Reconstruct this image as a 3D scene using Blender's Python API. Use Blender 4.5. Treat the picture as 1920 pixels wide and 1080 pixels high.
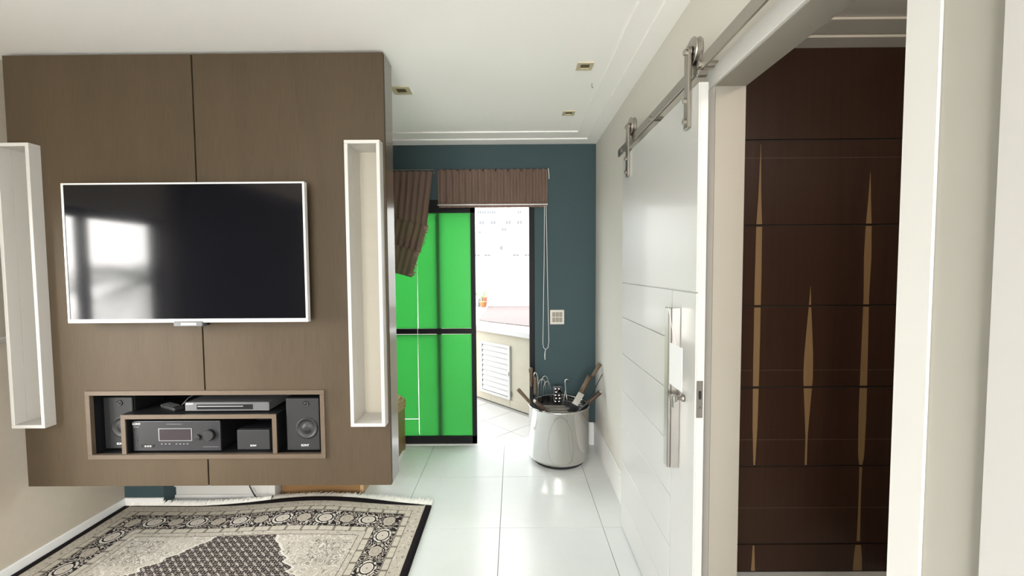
import bpy, bmesh, math, random
from mathutils import Vector, Matrix
random.seed(7)
PI = math.pi
for o in list(bpy.data.objects):
    bpy.data.objects.remove(o)
SC = bpy.context.scene
COL = SC.collection

# ------------------------------------------------------------------ camera
EYE = Vector((0, 0, 1.55))
def cam_axes(p, y, r):
    B = Matrix(((1, 0, 0), (0, 0, -1), (0, 1, 0)))
    Rx = Matrix(((1, 0, 0), (0, math.cos(p), -math.sin(p)), (0, math.sin(p), math.cos(p))))
    Ry = Matrix(((math.cos(y), 0, math.sin(y)), (0, 1, 0), (-math.sin(y), 0, math.cos(y))))
    Rz = Matrix(((math.cos(r), -math.sin(r), 0), (math.sin(r), math.cos(r), 0), (0, 0, 1)))
    return Rz @ Rx @ Ry @ B
AX = cam_axes(math.radians(2.698), math.radians(0.2604), math.radians(-0.3813))
cd = bpy.data.cameras.new('camera')
cam = bpy.data.objects.new('camera', cd)
COL.objects.link(cam)
cd.sensor_fit = 'HORIZONTAL'; cd.sensor_width = 36.0; cd.lens = 790.0 / 1920.0 * 36.0
cd.clip_start = 0.02; cd.clip_end = 300
M = Matrix((AX[0], -AX[1], -AX[2])).transposed().to_4x4()
M.translation = EYE
cam.matrix_world = M
SC.camera = cam

# ------------------------------------------------------------------ world and light
SKY = 3.2
w = bpy.data.worlds.new('sky'); SC.world = w; w.use_nodes = True
bg = w.node_tree.nodes['Background']
bg.inputs[0].default_value = (0.93, 0.97, 1.0, 1); bg.inputs[1].default_value = SKY
SC.view_settings.view_transform = 'Standard'
SC.view_settings.look = 'None'
SC.view_settings.gamma = 1.0
SC.view_settings.use_curve_mapping = False
SC.view_settings.exposure = 1.27
SC.cycles.max_bounces = 10; SC.cycles.diffuse_bounces = 6
SC.cycles.sample_clamp_indirect = 6.0
def portal(name, loc, rot, sx, sy):
    l = bpy.data.lights.new(name, 'AREA'); l.shape = 'RECTANGLE'; l.size = sx; l.size_y = sy
    l.cycles.is_portal = True
    o = bpy.data.objects.new(name, l); o.location = loc; o.rotation_euler = rot; COL.objects.link(o)
def fill_area(name, loc, rot, sx, sy, power, col=(1.0, 0.97, 0.92)):
    l = bpy.data.lights.new(name, 'AREA'); l.shape = 'RECTANGLE'; l.size = sx; l.size_y = sy
    l.energy = power; l.color = col
    o = bpy.data.objects.new(name, l); o.location = loc; o.rotation_euler = rot; COL.objects.link(o)
YB = 3.633; XR = 0.705; XL = -2.58; YR = -2.6; ZC = 2.618
LW = (0.90, 1.74, 0.30, 1.93)             # window in the left wall: y0, y1, z0, z1
RW = (-1.75, 0.60, 0.25, 2.40)             # unseen window added behind the camera for light: x0, x1, z0, z1
portal('door_portal', (-1.06, YB + 0.16, 1.07), (-PI/2, 0, 0), 2.48, 2.14)
portal('left_window_portal', (XL - 0.14, (LW[0]+LW[1])/2, (LW[2]+LW[3])/2), (0, -PI/2, 0), LW[3]-LW[2], LW[1]-LW[0])
portal('rear_window_portal', ((RW[0]+RW[1])/2, YR - 0.14, (RW[2]+RW[3])/2), (PI/2, 0, 0), RW[1]-RW[0], RW[3]-RW[2])

fill_area('rear_fill_light', ((RW[0]+RW[1])/2, YR - 0.16, (RW[2]+RW[3])/2), (PI/2, 0, 0), RW[1]-RW[0], RW[3]-RW[2], 62, (1.0, 0.97, 0.92))  # area lamp added behind the camera to brighten the room

sl = bpy.data.lights.new('hazy_sun', 'SUN'); sl.energy = 5.0; sl.angle = math.radians(45); sl.color = (1.0, .96, .90)
so = bpy.data.objects.new('hazy_sun', sl); COL.objects.link(so)
so.rotation_euler = Vector((1.0, 0.85, -0.24)).to_track_quat('-Z', 'Y').to_euler()

# ------------------------------------------------------------------ helpers
def wloc(o):
    v = Vector((0, 0, 0))
    while o is not None:
        v += o.location; o = o.parent
    return v
def mk(name, bm, mat, parent=None, smooth=False, kind=None):
    """bmesh in world coordinates -> one mesh object (child of parent)"""
    if parent is not None:
        bmesh.ops.translate(bm, verts=bm.verts, vec=-wloc(parent))
    me = bpy.data.meshes.new(name); bm.normal_update(); bm.to_mesh(me); bm.free()
    me.materials.append(mat)
    if smooth:
        for p in me.polygons: p.use_smooth = True
    o = bpy.data.objects.new(name, me); COL.objects.link(o)
    if parent is not None: o.parent = parent
    if kind: o['kind'] = kind
    return o
def tag(o, label, cat, group=None):
    o['label'] = label; o['category'] = cat
    if group: o['group'] = group
    return o
def thing(name, label, cat, loc, group=None):
    o = bpy.data.objects.new(name, None); COL.objects.link(o); o.location = loc
    o.empty_display_size = 0.05
    return tag(o, label, cat, group)
def struct(name, bm, mat, parent=None):
    o = mk(name, bm, mat, parent); o['kind'] = 'structure'; return o
def base_at(name, x, y, z):
    o = bpy.data.objects.new(name, None); COL.objects.link(o); o.location = (x, y, z); o['kind'] = 'structure'
    o.empty_display_size = 0.05
    return o
def box(bm, x0, x1, y0, y1, z0, z1, bev=0, seg=1):
    r = bmesh.ops.create_cube(bm, size=1)
    vs = r['verts']
    for v in vs:
        v.co = Vector((x0 + (v.co.x + .5) * (x1 - x0), y0 + (v.co.y + .5) * (y1 - y0), z0 + (v.co.z + .5) * (z1 - z0)))
    if bev:
        es = list({e for v in vs for e in v.link_edges})
        bmesh.ops.bevel(bm, geom=es, offset=bev, segments=seg, affect='EDGES', profile=0.5)
    return bm
def B(x0, x1, y0, y1, z0, z1, bev=0, seg=1):
    return box(bmesh.new(), x0, x1, y0, y1, z0, z1, bev, seg)
def tube(bm, pts, rad, n=8, cap=True):
    """tube along points with radius or list of radii"""
    pts = [Vector(p) for p in pts]
    if not isinstance(rad, (list, tuple)): rad = [rad] * len(pts)
    rings = []; up = None
    for i, p in enumerate(pts):
        t = (pts[min(i+1, len(pts)-1)] - pts[max(i-1, 0)]).normalized()
        if up is None:
            up = Vector((0, 0, 1)) if abs(t.z) < .9 else Vector((1, 0, 0))
        a = t.cross(up).normalized(); b = a.cross(t).normalized(); up = b
        rings.append([bm.verts.new(p + rad[i] * (math.cos(2*PI*k/n) * a + math.sin(2*PI*k/n) * b)) for k in range(n)])
    for r0, r1 in zip(rings, rings[1:]):
        for k in range(n):
            bm.faces.new((r0[k], r0[(k+1) % n], r1[(k+1) % n], r1[k]))
    if cap:
        bm.faces.new(list(reversed(rings[0]))); bm.faces.new(rings[-1])
    bmesh.ops.recalc_face_normals(bm, faces=bm.faces)
    return bm
def T(pts, rad, n=8): return tube(bmesh.new(), pts, rad, n)
def lathe(bm, prof, c, n=48, axis='Z'):
    """profile [(r, h)] turned about axis through c"""
    rings = []
    for r, h in prof:
        ring = []
        for k in range(n):
            a = 2*PI*k/n
            if axis == 'Z': co = Vector((c[0] + r*math.cos(a), c[1] + r*math.sin(a), c[2] + h))
            elif axis == 'X': co = Vector((c[0] + h, c[1] + r*math.cos(a), c[2] + r*math.sin(a)))
            else: co = Vector((c[0] + r*math.cos(a), c[1] + h, c[2] + r*math.sin(a)))
            ring.append(bm.verts.new(co))
        rings.append(ring)
    for r0, r1 in zip(rings, rings[1:]):
        for k in range(n):
            bm.faces.new((r0[k], r0[(k+1) % n], r1[(k+1) % n], r1[k]))
    if prof[0][0] > 1e-6: bm.faces.new(rings[0])
    if prof[-1][0] > 1e-6: bm.faces.new(rings[-1])
    bmesh.ops.remove_doubles(bm, verts=bm.verts, dist=1e-6)
    bmesh.ops.recalc_face_normals(bm, faces=bm.faces)
    return bm
def prism(bm, poly, off):
    """planar polygon of 3d points extruded by vector off"""
    off = Vector(off)
    a = [bm.verts.new(Vector(p)) for p in poly]; b = [bm.verts.new(Vector(p) + off) for p in poly]
    n = len(poly)
    bm.faces.new(a); bm.faces.new(list(reversed(b)))
    for k in range(n):
        bm.faces.new((a[k], b[k], b[(k+1) % n], a[(k+1) % n]))
    bmesh.ops.recalc_face_normals(bm, faces=bm.faces)
    return bm
def copy_tree(o, loc=None, parent=None):
    c = o.copy(); COL.objects.link(c); c.parent = parent
    if loc is not None: c.location = loc
    for ch in list(o.children):
        copy_tree(ch, None, c)
    return c
def lettering(txt, size, loc, mat, parent, rot=(PI/2, 0, 0), depth=0.0006, name='lettering'):
    cu = bpy.data.curves.new('lettering', 'FONT'); cu.body = txt; cu.size = size; cu.extrude = depth
    cu.align_x = 'CENTER'; cu.align_y = 'CENTER'
    tmp = bpy.data.objects.new('tmp_letters', cu); COL.objects.link(tmp)
    dg = bpy.context.evaluated_depsgraph_get(); dg.update()
    me = bpy.data.meshes.new_from_object(tmp.evaluated_get(dg))
    bpy.data.objects.remove(tmp)
    me.name = name; me.materials.clear(); me.materials.append(mat)
    me.transform(Matrix.Translation(Vector(loc) - wloc(parent)) @ Matrix.Rotation(rot[2], 4, 'Z') @ Matrix.Rotation(rot[0], 4, 'X'))
    o = bpy.data.objects.new(name, me); COL.objects.link(o); o.parent = parent
    return o

# ------------------------------------------------------------------ node helpers
class NT:
    def __init__(s, tree): s.t = tree
    def node(s, k, **kw):
        n = s.t.nodes.new(k)
        for a, v in kw.items(): setattr(n, a, v)
        return n
    def link(s, a, b): s.t.links.new(a, b)
    def m(s, op, *args):
        n = s.node('ShaderNodeMath', operation=op)
        for i, a in enumerate(args):
            a = a.s if isinstance(a, F) else a
            if isinstance(a, (int, float)): n.inputs[i].default_value = a
            else: s.link(a, n.inputs[i])
        return F(s, n.outputs[0])
class F:
    def __init__(s, nt, sock): s.nt = nt; s.s = sock
    def __add__(s, o): return s.nt.m('ADD', s, o)
    __radd__ = __add__
    def __sub__(s, o): return s.nt.m('SUBTRACT', s, o)
    def __rsub__(s, o): return s.nt.m('SUBTRACT', o, s)
    def __mul__(s, o): return s.nt.m('MULTIPLY', s, o)
    __rmul__ = __mul__
    def __truediv__(s, o): return s.nt.m('DIVIDE', s, o)
    def lt(s, o): return s.nt.m('LESS_THAN', s, o)
    def gt(s, o): return s.nt.m('GREATER_THAN', s, o)
    def abs(s): return s.nt.m('ABSOLUTE', s)
    def sin(s): return s.nt.m('SINE', s)
    def cos(s): return s.nt.m('COSINE', s)
    def sqrt(s): return s.nt.m('SQRT', s)
    def fract(s): return s.nt.m('FRACT', s)
    def floor(s): return s.nt.m('FLOOR', s)
    def min(s, o): return s.nt.m('MINIMUM', s, o)
    def max(s, o): return s.nt.m('MAXIMUM', s, o)
    def band(s, a, b): return s.gt(a) * s.lt(b)
def new_mat(name):
    m = bpy.data.materials.new(name); m.use_nodes = True
    nt = NT(m.node_tree); bsdf = m.node_tree.nodes['Principled BSDF']
    return m, nt, bsdf
def mixc(nt, fac, a, b):
    n = nt.node('ShaderNodeMix', data_type='RGBA')
    f = fac.s if isinstance(fac, F) else fac
    if isinstance(f, (int, float)): n.inputs[0].default_value = f
    else: nt.link(f, n.inputs[0])
    for i, c in ((6, a), (7, b)):
        if isinstance(c, (tuple, list)): n.inputs[i].default_value = (*c[:3], 1)
        else: nt.link(c, n.inputs[i])
    return n.outputs[2]
def noise(nt, vec, scale, detail=3, dist=0, rough=.5):
    n = nt.node('ShaderNodeTexNoise'); n.inputs['Scale'].default_value = scale
    n.inputs['Detail'].default_value = detail; n.inputs['Distortion'].default_value = dist
    n.inputs['Roughness'].default_value = rough
    nt.link(vec, n.inputs['Vector']); return F(nt, n.outputs['Fac'])
def mapping(nt, sock, scale=(1, 1, 1), rot=(0, 0, 0)):
    n = nt.node('ShaderNodeMapping'); n.inputs['Scale'].default_value = scale; n.inputs['Rotation'].default_value = rot
    nt.link(sock, n.inputs['Vector']); return n.outputs[0]
def bump(nt, bsdf, h, strength, dist=0.002):
    b = nt.node('ShaderNodeBump'); b.inputs['Strength'].default_value = strength; b.inputs['Distance'].default_value = dist
    nt.link(h.s if isinstance(h, F) else h, b.inputs['Height']); nt.link(b.outputs[0], bsdf.inputs['Normal'])
def mat(name, col, rough=.5, metal=0.0, var=.06, scale=6.0, stretch=(1, 1, 1), bmp=0.0, bscale=60.0, spec=.5, coat=0.0):
    m, nt, b = new_mat(name)
    pos = nt.node('ShaderNodeNewGeometry').outputs['Position']
    v = noise(nt, mapping(nt, pos, stretch), scale, 4)
    lo = tuple(c * (1 - var) for c in col); hi = tuple(min(1, c * (1 + var)) for c in col)
    nt.link(mixc(nt, v, lo, hi), b.inputs['Base Color'])
    b.inputs['Roughness'].default_value = rough; b.inputs['Metallic'].default_value = metal
    b.inputs['Specular IOR Level'].default_value = spec
    b.inputs['Coat Weight'].default_value = coat; b.inputs['Coat Roughness'].default_value = .08
    if bmp:
        bump(nt, b, noise(nt, mapping(nt, pos, stretch), bscale, 3), bmp)
    return m
def wood(name, c0, c1, rough=.42, axis=2, fine=220.0, spec=.4, coat=0.0):
    m, nt, b = new_mat(name)
    pos = nt.node('ShaderNodeNewGeometry').outputs['Position']
    st = [1.0, 1.0, 1.0]; st[axis] = .03
    a = noise(nt, mapping(nt, pos, tuple(st)), fine, 4, 0, .65)
    st[axis] = .12
    c = noise(nt, mapping(nt, pos, tuple(st)), 5.0, 3, .6)
    nt.link(mixc(nt, (a * .6 + c * .4 - .18) * 1.5, c0, c1), b.inputs['Base Color'])
    b.inputs['Roughness'].default_value = rough; b.inputs['Specular IOR Level'].default_value = spec
    b.inputs['Coat Weight'].default_value = coat; b.inputs['Coat Roughness'].default_value = .1
    bump(nt, b, a, .12, .0008)
    return m
def glass(name, tint=(1, 1, 1), refl=.08):
    m = bpy.data.materials.new(name); m.use_nodes = True
    t = m.node_tree; t.nodes.remove(t.nodes['Principled BSDF']); out = t.nodes['Material Output']
    tr = t.nodes.new('ShaderNodeBsdfTransparent'); tr.inputs[0].default_value = (*tint, 1)
    gl = t.nodes.new('ShaderNodeBsdfGlossy'); gl.inputs['Roughness'].default_value = .02
    fr = t.nodes.new('ShaderNodeFresnel'); fr.inputs[0].default_value = 1.45
    mx = t.nodes.new('ShaderNodeMixShader')
    ge = t.nodes.new('ShaderNodeNewGeometry'); iv = t.nodes.new('ShaderNodeMath'); iv.operation = 'SUBTRACT'; iv.inputs[0].default_value = 1
    mu = t.nodes.new('ShaderNodeMath'); mu.operation = 'MULTIPLY'
    t.links.new(ge.outputs['Backfacing'], iv.inputs[1]); t.links.new(fr.outputs[0], mu.inputs[0]); t.links.new(iv.outputs[0], mu.inputs[1])
    t.links.new(mu.outputs[0], mx.inputs[0]); t.links.new(tr.outputs[0], mx.inputs[1]); t.links.new(gl.outputs[0], mx.inputs[2])
    t.links.new(mx.outputs[0], out.inputs[0])
    return m
def film(name, col, refl):
    m, nt, b = new_mat(name)
    out = m.node_tree.nodes['Material Output']
    b.inputs['Base Color'].default_value = (*refl, 1); b.inputs['Roughness'].default_value = .35
    tl = nt.node('ShaderNodeBsdfTranslucent'); tl.inputs[0].default_value = (*col, 1)
    ad = nt.node('ShaderNodeMixShader'); ad.inputs[0].default_value = .8
    nt.link(b.outputs[0], ad.inputs[1]); nt.link(tl.outputs[0], ad.inputs[2]); nt.link(ad.outputs[0], out.inputs[0])
    return m

# ------------------------------------------------------------------ materials
M_ceil = mat('ceiling_paint', (.93, .92, .89), .9, var=.015, scale=2)
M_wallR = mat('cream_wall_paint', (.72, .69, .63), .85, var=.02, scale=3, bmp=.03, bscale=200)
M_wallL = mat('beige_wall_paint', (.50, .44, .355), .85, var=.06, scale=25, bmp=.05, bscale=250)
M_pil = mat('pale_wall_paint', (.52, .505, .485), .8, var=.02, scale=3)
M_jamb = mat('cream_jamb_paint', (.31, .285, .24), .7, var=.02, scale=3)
M_teal = mat('teal_wall_paint', (.037, .069, .077), .75, var=.05, scale=4, bmp=.03, bscale=220)
M_white = mat('white_lacquer', (.60, .585, .55), .35, var=.01, scale=4)
M_casing = mat('white_casing_paint', (.66, .65, .62), .45, var=.01)
M_cream = mat('cream_laminate', (.42, .385, .315), .5, var=.03, scale=60, stretch=(.2, 1, 1))
M_door = mat('white_door_lacquer', (.60, .595, .575), .3, var=.01, scale=4, coat=.2)
M_base = mat('white_baseboard_paint', (.85, .84, .82), .4, var=.01)
M_panel = wood('brown_wood_laminate', (.049, .034, .020), (.102, .073, .043), .55, 2, 240, spec=.25)
M_panelS = wood('brown_wood_edge', (.075, .053, .034), (.145, .105, .068), .22, 2, 240, spec=.7, coat=.5)
M_frame = wood('niche_frame_wood', (.085, .062, .042), (.150, .111, .076), .45, 0, 200)
M_black = mat('black_laminate', (.006, .006, .008), .5, var=.1)
M_core = mat('dark_core', (.02, .015, .010), .8, var=.1)
M_spk = mat('speaker_grille', (.012, .012, .0125), .6, var=.15, scale=400)
M_spk2 = mat('speaker_cone', (.015, .015, .015), .5, var=.1)
M_amp = mat('dark_grey_metal', (.034, .034, .037), .38, .3, var=.06, scale=300)
M_disp = mat('display_glass', (.045, .036, .042), .15, var=.05)
M_silver = mat('silver_plastic', (.45, .45, .46), .3, .6, var=.04)
M_grey = mat('grey_plastic', (.16, .16, .165), .35, .2, var=.05)
M_midgrey = mat('mid_grey_plastic', (.17, .17, .175), .3, .3, var=.05)
M_print = mat('white_print', (.85, .85, .85), .5, var=.01)
M_alu = mat('white_tv_frame', (.80, .79, .78), .3, .1, var=.01)
M_chrome = mat('brushed_steel', (.50, .48, .45), .28, 1.0, var=.06, scale=80, stretch=(1, 1, .2))
M_rail = mat('satin_nickel', (.42, .39, .35), .32, 1.0, var=.05, scale=60)
M_dsteel = mat('dark_steel', (.10, .10, .105), .38, 1.0, var=.2, scale=60)
M_drum = mat('polished_stainless', (.66, .645, .62), .07, 1.0, var=.02, scale=8)
M_blackal = mat('black_aluminium', (.010, .010, .011), .5, var=.1, spec=.15)
M_handleL = wood('worn_handle_wood', (.075, .050, .030), (.18, .125, .075), .5, 2, 120)
M_handleD = wood('dark_handle_wood', (.030, .018, .012), (.085, .050, .030), .45, 2, 120)
M_bench = wood('bench_wood', (.16, .085, .032), (.30, .17, .075), .4, 0, 120)
M_benchS = wood('bench_edge_wood', (.36, .23, .12), (.50, .34, .19), .4, 1, 120)
M_cable = mat('black_cable', (.01, .01, .01), .5, var=.1)
M_cord = mat('white_cord', (.80, .79, .76), .6, var=.02)
M_straw = mat('woven_straw', (.42, .31, .16), .7, var=.35, scale=160, bmp=.5, bscale=160)
M_switch = mat('beige_switch_plastic', (.62, .58, .52), .4, var=.02)
M_switch2 = mat('worn_nickel', (.20, .185, .165), .4, .35, var=.15, scale=120)
M_film = film('green_film', (.155, .49, .19), (.12, .36, .15))
M_glass = glass('clear_glass')
M_gold = mat('pale_gold_metal', (.78, .70, .50), .35, .4, var=.03)
M_lampin = mat('lamp_inside', (.14, .10, .045), .4, .5, var=.2, scale=200)
M_stone = mat('terrace_stone', (.34, .31, .245), .8, var=.08, scale=9)
M_tout = mat('terrace_tile_white', (.36, .345, .325), .5, var=.03, scale=5)
M_grout = mat('grout', (.22, .21, .19), .9, var=.05)
M_coping = mat('white_coping', (.42, .41, .395), .7, var=.02)
M_deck = mat('bleached_deck_wood', (.105, .082, .076), .7, var=.14, scale=14, stretch=(.15, 1, 1))
M_ext = mat('white_render', (.34, .337, .33), .9, var=.02)
M_extwin = mat('facade_glass', (.065, .067, .072), .3, var=.1)
M_orange = mat('orange_pot', (.40, .15, .06), .6, var=.05)
M_greyp = mat('grey_pot', (.30, .32, .36), .6, var=.05)
M_redp = mat('red_white_pot', (.60, .16, .14), .6, var=.05)
M_leaf = mat('leaf_green', (.07, .14, .035), .6, var=.3, scale=30)
M_ground = mat('ground', (.25, .25, .22), .95, var=.2)

# floor tile: pale grey porcelain with soft clouding
M_tile, nt, b = new_mat('pale_grey_porcelain')
pos = nt.node('ShaderNodeNewGeometry').outputs['Position']
n1 = noise(nt, pos, 2.2, 5, .4); n2 = noise(nt, pos, 14, 4)
nt.link(mixc(nt, n1 * .7 + n2 * .3, (.64, .655, .645), (.75, .765, .76)), b.inputs['Base Color'])
b.inputs['Roughness'].default_value = .24; b.inputs['Specular IOR Level'].default_value = .45

# tv screen
M_screen, nt, b = new_mat('tv_screen')
b.inputs['Base Color'].default_value = (.006, .006, .008, 1); b.inputs['Roughness'].default_value = .10
b.inputs['IOR'].default_value = 1.43; b.inputs['Specular IOR Level'].default_value = .5
pos = nt.node('ShaderNodeNewGeometry').outputs['Position']
bump(nt, b, noise(nt, pos, 6, 2), .02, .002)

# dark hall veneer
M_hall = wood('dark_hall_veneer', (.026, .012, .0075), (.052, .026, .016), .32, 2, 60, spec=.35)
M_inlay = wood('pale_inlay', (.20, .12, .055), (.28, .18, .09), .35, 2, 60)
M_hallline = mat('thin_inlay_line', (.075, .05, .035), .5)
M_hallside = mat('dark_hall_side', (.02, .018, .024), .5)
M_hallceil = mat('hall_ceiling_paint', (.72, .69, .63), .9, var=.02)

# corrugated woven blind
M_blind, nt, b = new_mat('brown_woven_straw')
pos = nt.node('ShaderNodeNewGeometry').outputs['Position']
n1 = noise(nt, mapping(nt, pos, (1, 1, 6)), 70, 4, 0, .7); n2 = noise(nt, pos, 6, 3)
nt.link(mixc(nt, n1 * .75 + n2 * .25, (.19, .125, .098), (.50, .345, .275)), b.inputs['Base Color'])
b.inputs['Roughness'].default_value = .85
bump(nt, b, n1, .5, .004)

# persian rug
RX0, RX1, RY0, RY1 = -2.558, -0.545, -0.36, 2.72
RCX, RCY = (RX0 + RX1) / 2, (RY0 + RY1) / 2
M_rug, nt, b = new_mat('persian_rug_pile')
pos = nt.node('ShaderNodeTexCoord').outputs['Object']
warpn = nt.node('ShaderNodeTexNoise'); warpn.inputs['Scale'].default_value = 9; nt.link(pos, warpn.inputs['Vector'])
sx = nt.node('ShaderNodeSeparateXYZ'); nt.link(pos, sx.inputs[0])
u = F(nt, sx.outputs[0]); v = F(nt, sx.outputs[1])
wr = (F(nt, warpn.outputs['Fac']) - .5) * .006
du = (RX1 - RX0) / 2 - u.abs(); dv = (RY1 - RY0) / 2 - v.abs()
d = du.min(dv) + wr
isU = du.lt(dv)                                   # on a long side
t = v * isU + u * (1.0 - isU)
vor = nt.node('ShaderNodeTexVoronoi'); vor.inputs['Scale'].default_value = 42; nt.link(pos, vor.inputs['Vector'])
dots = F(nt, vor.outputs['Distance']).lt(.27)
nA = noise(nt, pos, 17, 1.2, 1.0); nB = noise(nt, pos, 13, .6, 1.6); nC = noise(nt, pos, 75, 2)
DARK = (.022, .017, .018); CREAM = (0.480, 0.430, 0.354); TAN = (0.320, 0.277, 0.222); LIGHT = (0.560, 0.514, 0.436); GREY = (.17, .145, .12)
# field: pale scrolls
cA = ((nA * 8.0).fract() - .5).abs(); cB = ((nB * 8.0).fract() - .5).abs()
col = mixc(nt, nC, (0.448, 0.402, 0.334), (0.560, 0.510, 0.436))
col = mixc(nt, cA.lt(.15), col, (0.672, 0.627, 0.560))
col = mixc(nt, cB.lt(.07) * nA.gt(.45), col, (0.288, 0.257, 0.214))
vor2 = nt.node('ShaderNodeTexVoronoi'); vor2.inputs['Scale'].default_value = 19; nt.link(pos, vor2.inputs['Vector'])
col = mixc(nt, F(nt, vor2.outputs['Distance']).lt(.17), col, (0.336, 0.298, 0.247))
# corner sprigs
spr = (u.abs() - .52).abs().lt(.10) * (v.abs() - 1.04).abs().lt(.10)
col = mixc(nt, spr * cA.band(.34, .42), col, (.06, .05, .045))
# medallion with scalloped edge
edge = (v * 42.0).sin().abs() * .030 + (v * 97.0).sin() * .010
hw = ((1.20 - v.abs()) * .85 + .12 + edge).min(.60 + edge)
med = u.abs().lt(hw) * v.abs().lt(1.175)
rim = u.abs().lt(hw + .016) * v.abs().lt(1.175)
P = u * (2*PI/.046); Q = v * (2*PI/.038)
lat = (P.sin() * Q.sin())
lat2 = ((u + v) * (2*PI/.031)).sin(); lat3 = ((u - v) * (2*PI/.027)).sin()
mcol = mixc(nt, (lat2 * lat3).gt(.22), (.022, .016, .017), (0.216, 0.181, 0.160))
mcol = mixc(nt, ((P.cos() * Q.cos()) + nC * .4).gt(.86), mcol, (0.672, 0.627, 0.568))
mcol = mixc(nt, ((lat - .0).abs().lt(.10)) * nC.gt(.44), mcol, (0.440, 0.394, 0.346))
mcol = mixc(nt, lat.lt(-.80), mcol, (0.624, 0.570, 0.511))
mcol = mixc(nt, ((P * .5).cos() * (Q * .5).cos()).abs().lt(.05), mcol, (.03, .022, .024))
col = mixc(nt, rim, col, (0.688, 0.643, 0.577)); col = mixc(nt, med, col, mcol)
# borders, from the field outwards
def guard(col, a, b_):
    c = mixc(nt, dots, (0.480, 0.430, 0.358), (0.240, 0.214, 0.181))
    c = mixc(nt, cA.lt(.12), c, (0.608, 0.562, 0.486))
    return mixc(nt, d.lt(b_), col, c)
def line(col, a): return mixc(nt, d.band(a - .0016, a + .0016), col, (.05, .042, .04))
def blocks(col, b_, per, ph):
    f = (t / per + ph).fract()
    c = mixc(nt, f.lt(.15), (0.544, 0.496, 0.411), (0.216, 0.192, 0.159))
    c = mixc(nt, f.band(.56, .60), c, (0.400, 0.360, 0.295))
    return mixc(nt, d.lt(b_), col, c)
col = guard(col, 0, .362); col = line(col, .362)
col = blocks(col, .328, .095, .0); col = line(col, .328)
# main border
per = .262
sA = ((t / per).fract() - .5) * per; sB = ((t / per + .5).fract() - .5) * per
q = d - .222
def ell(s, a, b_): return ((s / a) * (s / a) + (q / b_) * (q / b_)).sqrt()
eA = ell(sA, .034, .028); eB = ell(sB, .034, .030)
scroll = (((nA + nB * .5) * 7.0).fract() - .5).abs()
main = mixc(nt, scroll.lt(.165), DARK, (0.576, 0.523, 0.453))
main = mixc(nt, ((sA / .11).abs() + (q / .07).abs()).band(.62, .72), main, (0.448, 0.402, 0.337))
main = mixc(nt, eA.lt(1.9), main, DARK)
main = mixc(nt, eA.band(1.38, 1.75) * nC.gt(.42) * (sA.abs() * 60.0).sin().gt(-.5), main, (0.656, 0.611, 0.543))
main = mixc(nt, eA.lt(1.12), main, (0.672, 0.627, 0.560)); main = mixc(nt, eA.band(.80, .86), main, (.25, .21, .17))
main = mixc(nt, eA.lt(.78), main, (0.560, 0.498, 0.429)); main = mixc(nt, eA.lt(.15), main, (.20, .17, .15))
main = mixc(nt, (eB + (sB * 240.0).sin() * .07).lt(1.35), main, DARK)
main = mixc(nt, (eB + (sB * 240.0).sin() * .07).lt(1.18), main, (0.448, 0.394, 0.329))
main = mixc(nt, eB.band(.55, .62), main, (.20, .17, .14))
col = mixc(nt, d.lt(.290), col, main); col = line(col, .290)
col = line(col, .155)
col = blocks(mixc(nt, d.lt(.152), col, (0.480, 0.434, 0.362)), .148, .092, .3); col = line(col, .148)
col = line(guard(col, 0, .112), .112)
col = mixc(nt, d.lt(.046 + (1.0 - isU) * .012), col, (0.464, 0.418, 0.346)); col = mixc(nt, d.lt(.040 + (1.0 - isU) * .012), col, (.012, .009, .011))
pile = noise(nt, pos, 420, 2)
col = mixc(nt, pile * .10, col, (.05, .045, .04))
nt.link(col, b.inputs['Base Color']); b.inputs['Roughness'].default_value = .95
b.inputs['Specular IOR Level'].default_value = .1
bump(nt, b, pile, .35, .002)
M_fringe = mat('white_fringe', (.86, .84, .79), .9, var=.08, scale=60)

# ================================================================== SETTING
TS = 0.615; TX, TY = -0.092, 2.45
fl = B(-2.9, 2.3, YR - .3, YB + .02, -.12, -.004)
floor = struct('floor', fl, M_grout)
g = .0016
tile_me = None
def put_tile(cx, cy, x0, x1, y0, y1, parent, me=None):
    global tile_me
    if me is None:
        bm = B(x0, x1, y0, y1, -.006, 0.0, .0008)
        return mk('tile', bm, M_tile, parent)
i0, i1 = -5, 2
full = None
for i in range(i0, i1):
    for j in range(-9, 2):
        x0, x1 = TX + i * TS + g, TX + (i + 1) * TS - g
        y0, y1 = TY + j * TS + g, TY + (j + 1) * TS - g
        x0c, x1c, y0c, y1c = max(x0, XL), min(x1, XR + .0), max(y0, YR), min(y1, YB)
        if x1c - x0c < .02 or y1c - y0c < .02: continue
        if abs(x1c - x0c - TS + 2*g) < 1e-6 and abs(y1c - y0c - TS + 2*g) < 1e-6:
            if full is None:
                full = mk('tile', B(0, TS - 2*g, 0, TS - 2*g, -.006, 0, .0008), M_tile, None)
                full.location = (x0, y0, 0); full.parent = floor
            else:
                c = full.copy(); COL.objects.link(c); c.location = (x0, y0, 0)
        else:
            put_tile(0, 0, x0c, x1c, y0c, y1c, floor)

struct('ceiling', B(-2.9, XR + .11, YR - .3, YB + .15, ZC, ZC + .1), M_ceil)
struct('trim_1', B(.507, XR, YR, YB, 2.609, ZC), M_ceil)
struct('trim_2', B(.607, XR, YR, YB, 2.600, 2.609), M_ceil)
struct('trim_3', B(XL, .507, 3.345, YB, 2.609, ZC), M_ceil)
struct('trim_4', B(XL, .607, 3.50, YB, 2.600, 2.609), M_ceil)

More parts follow.
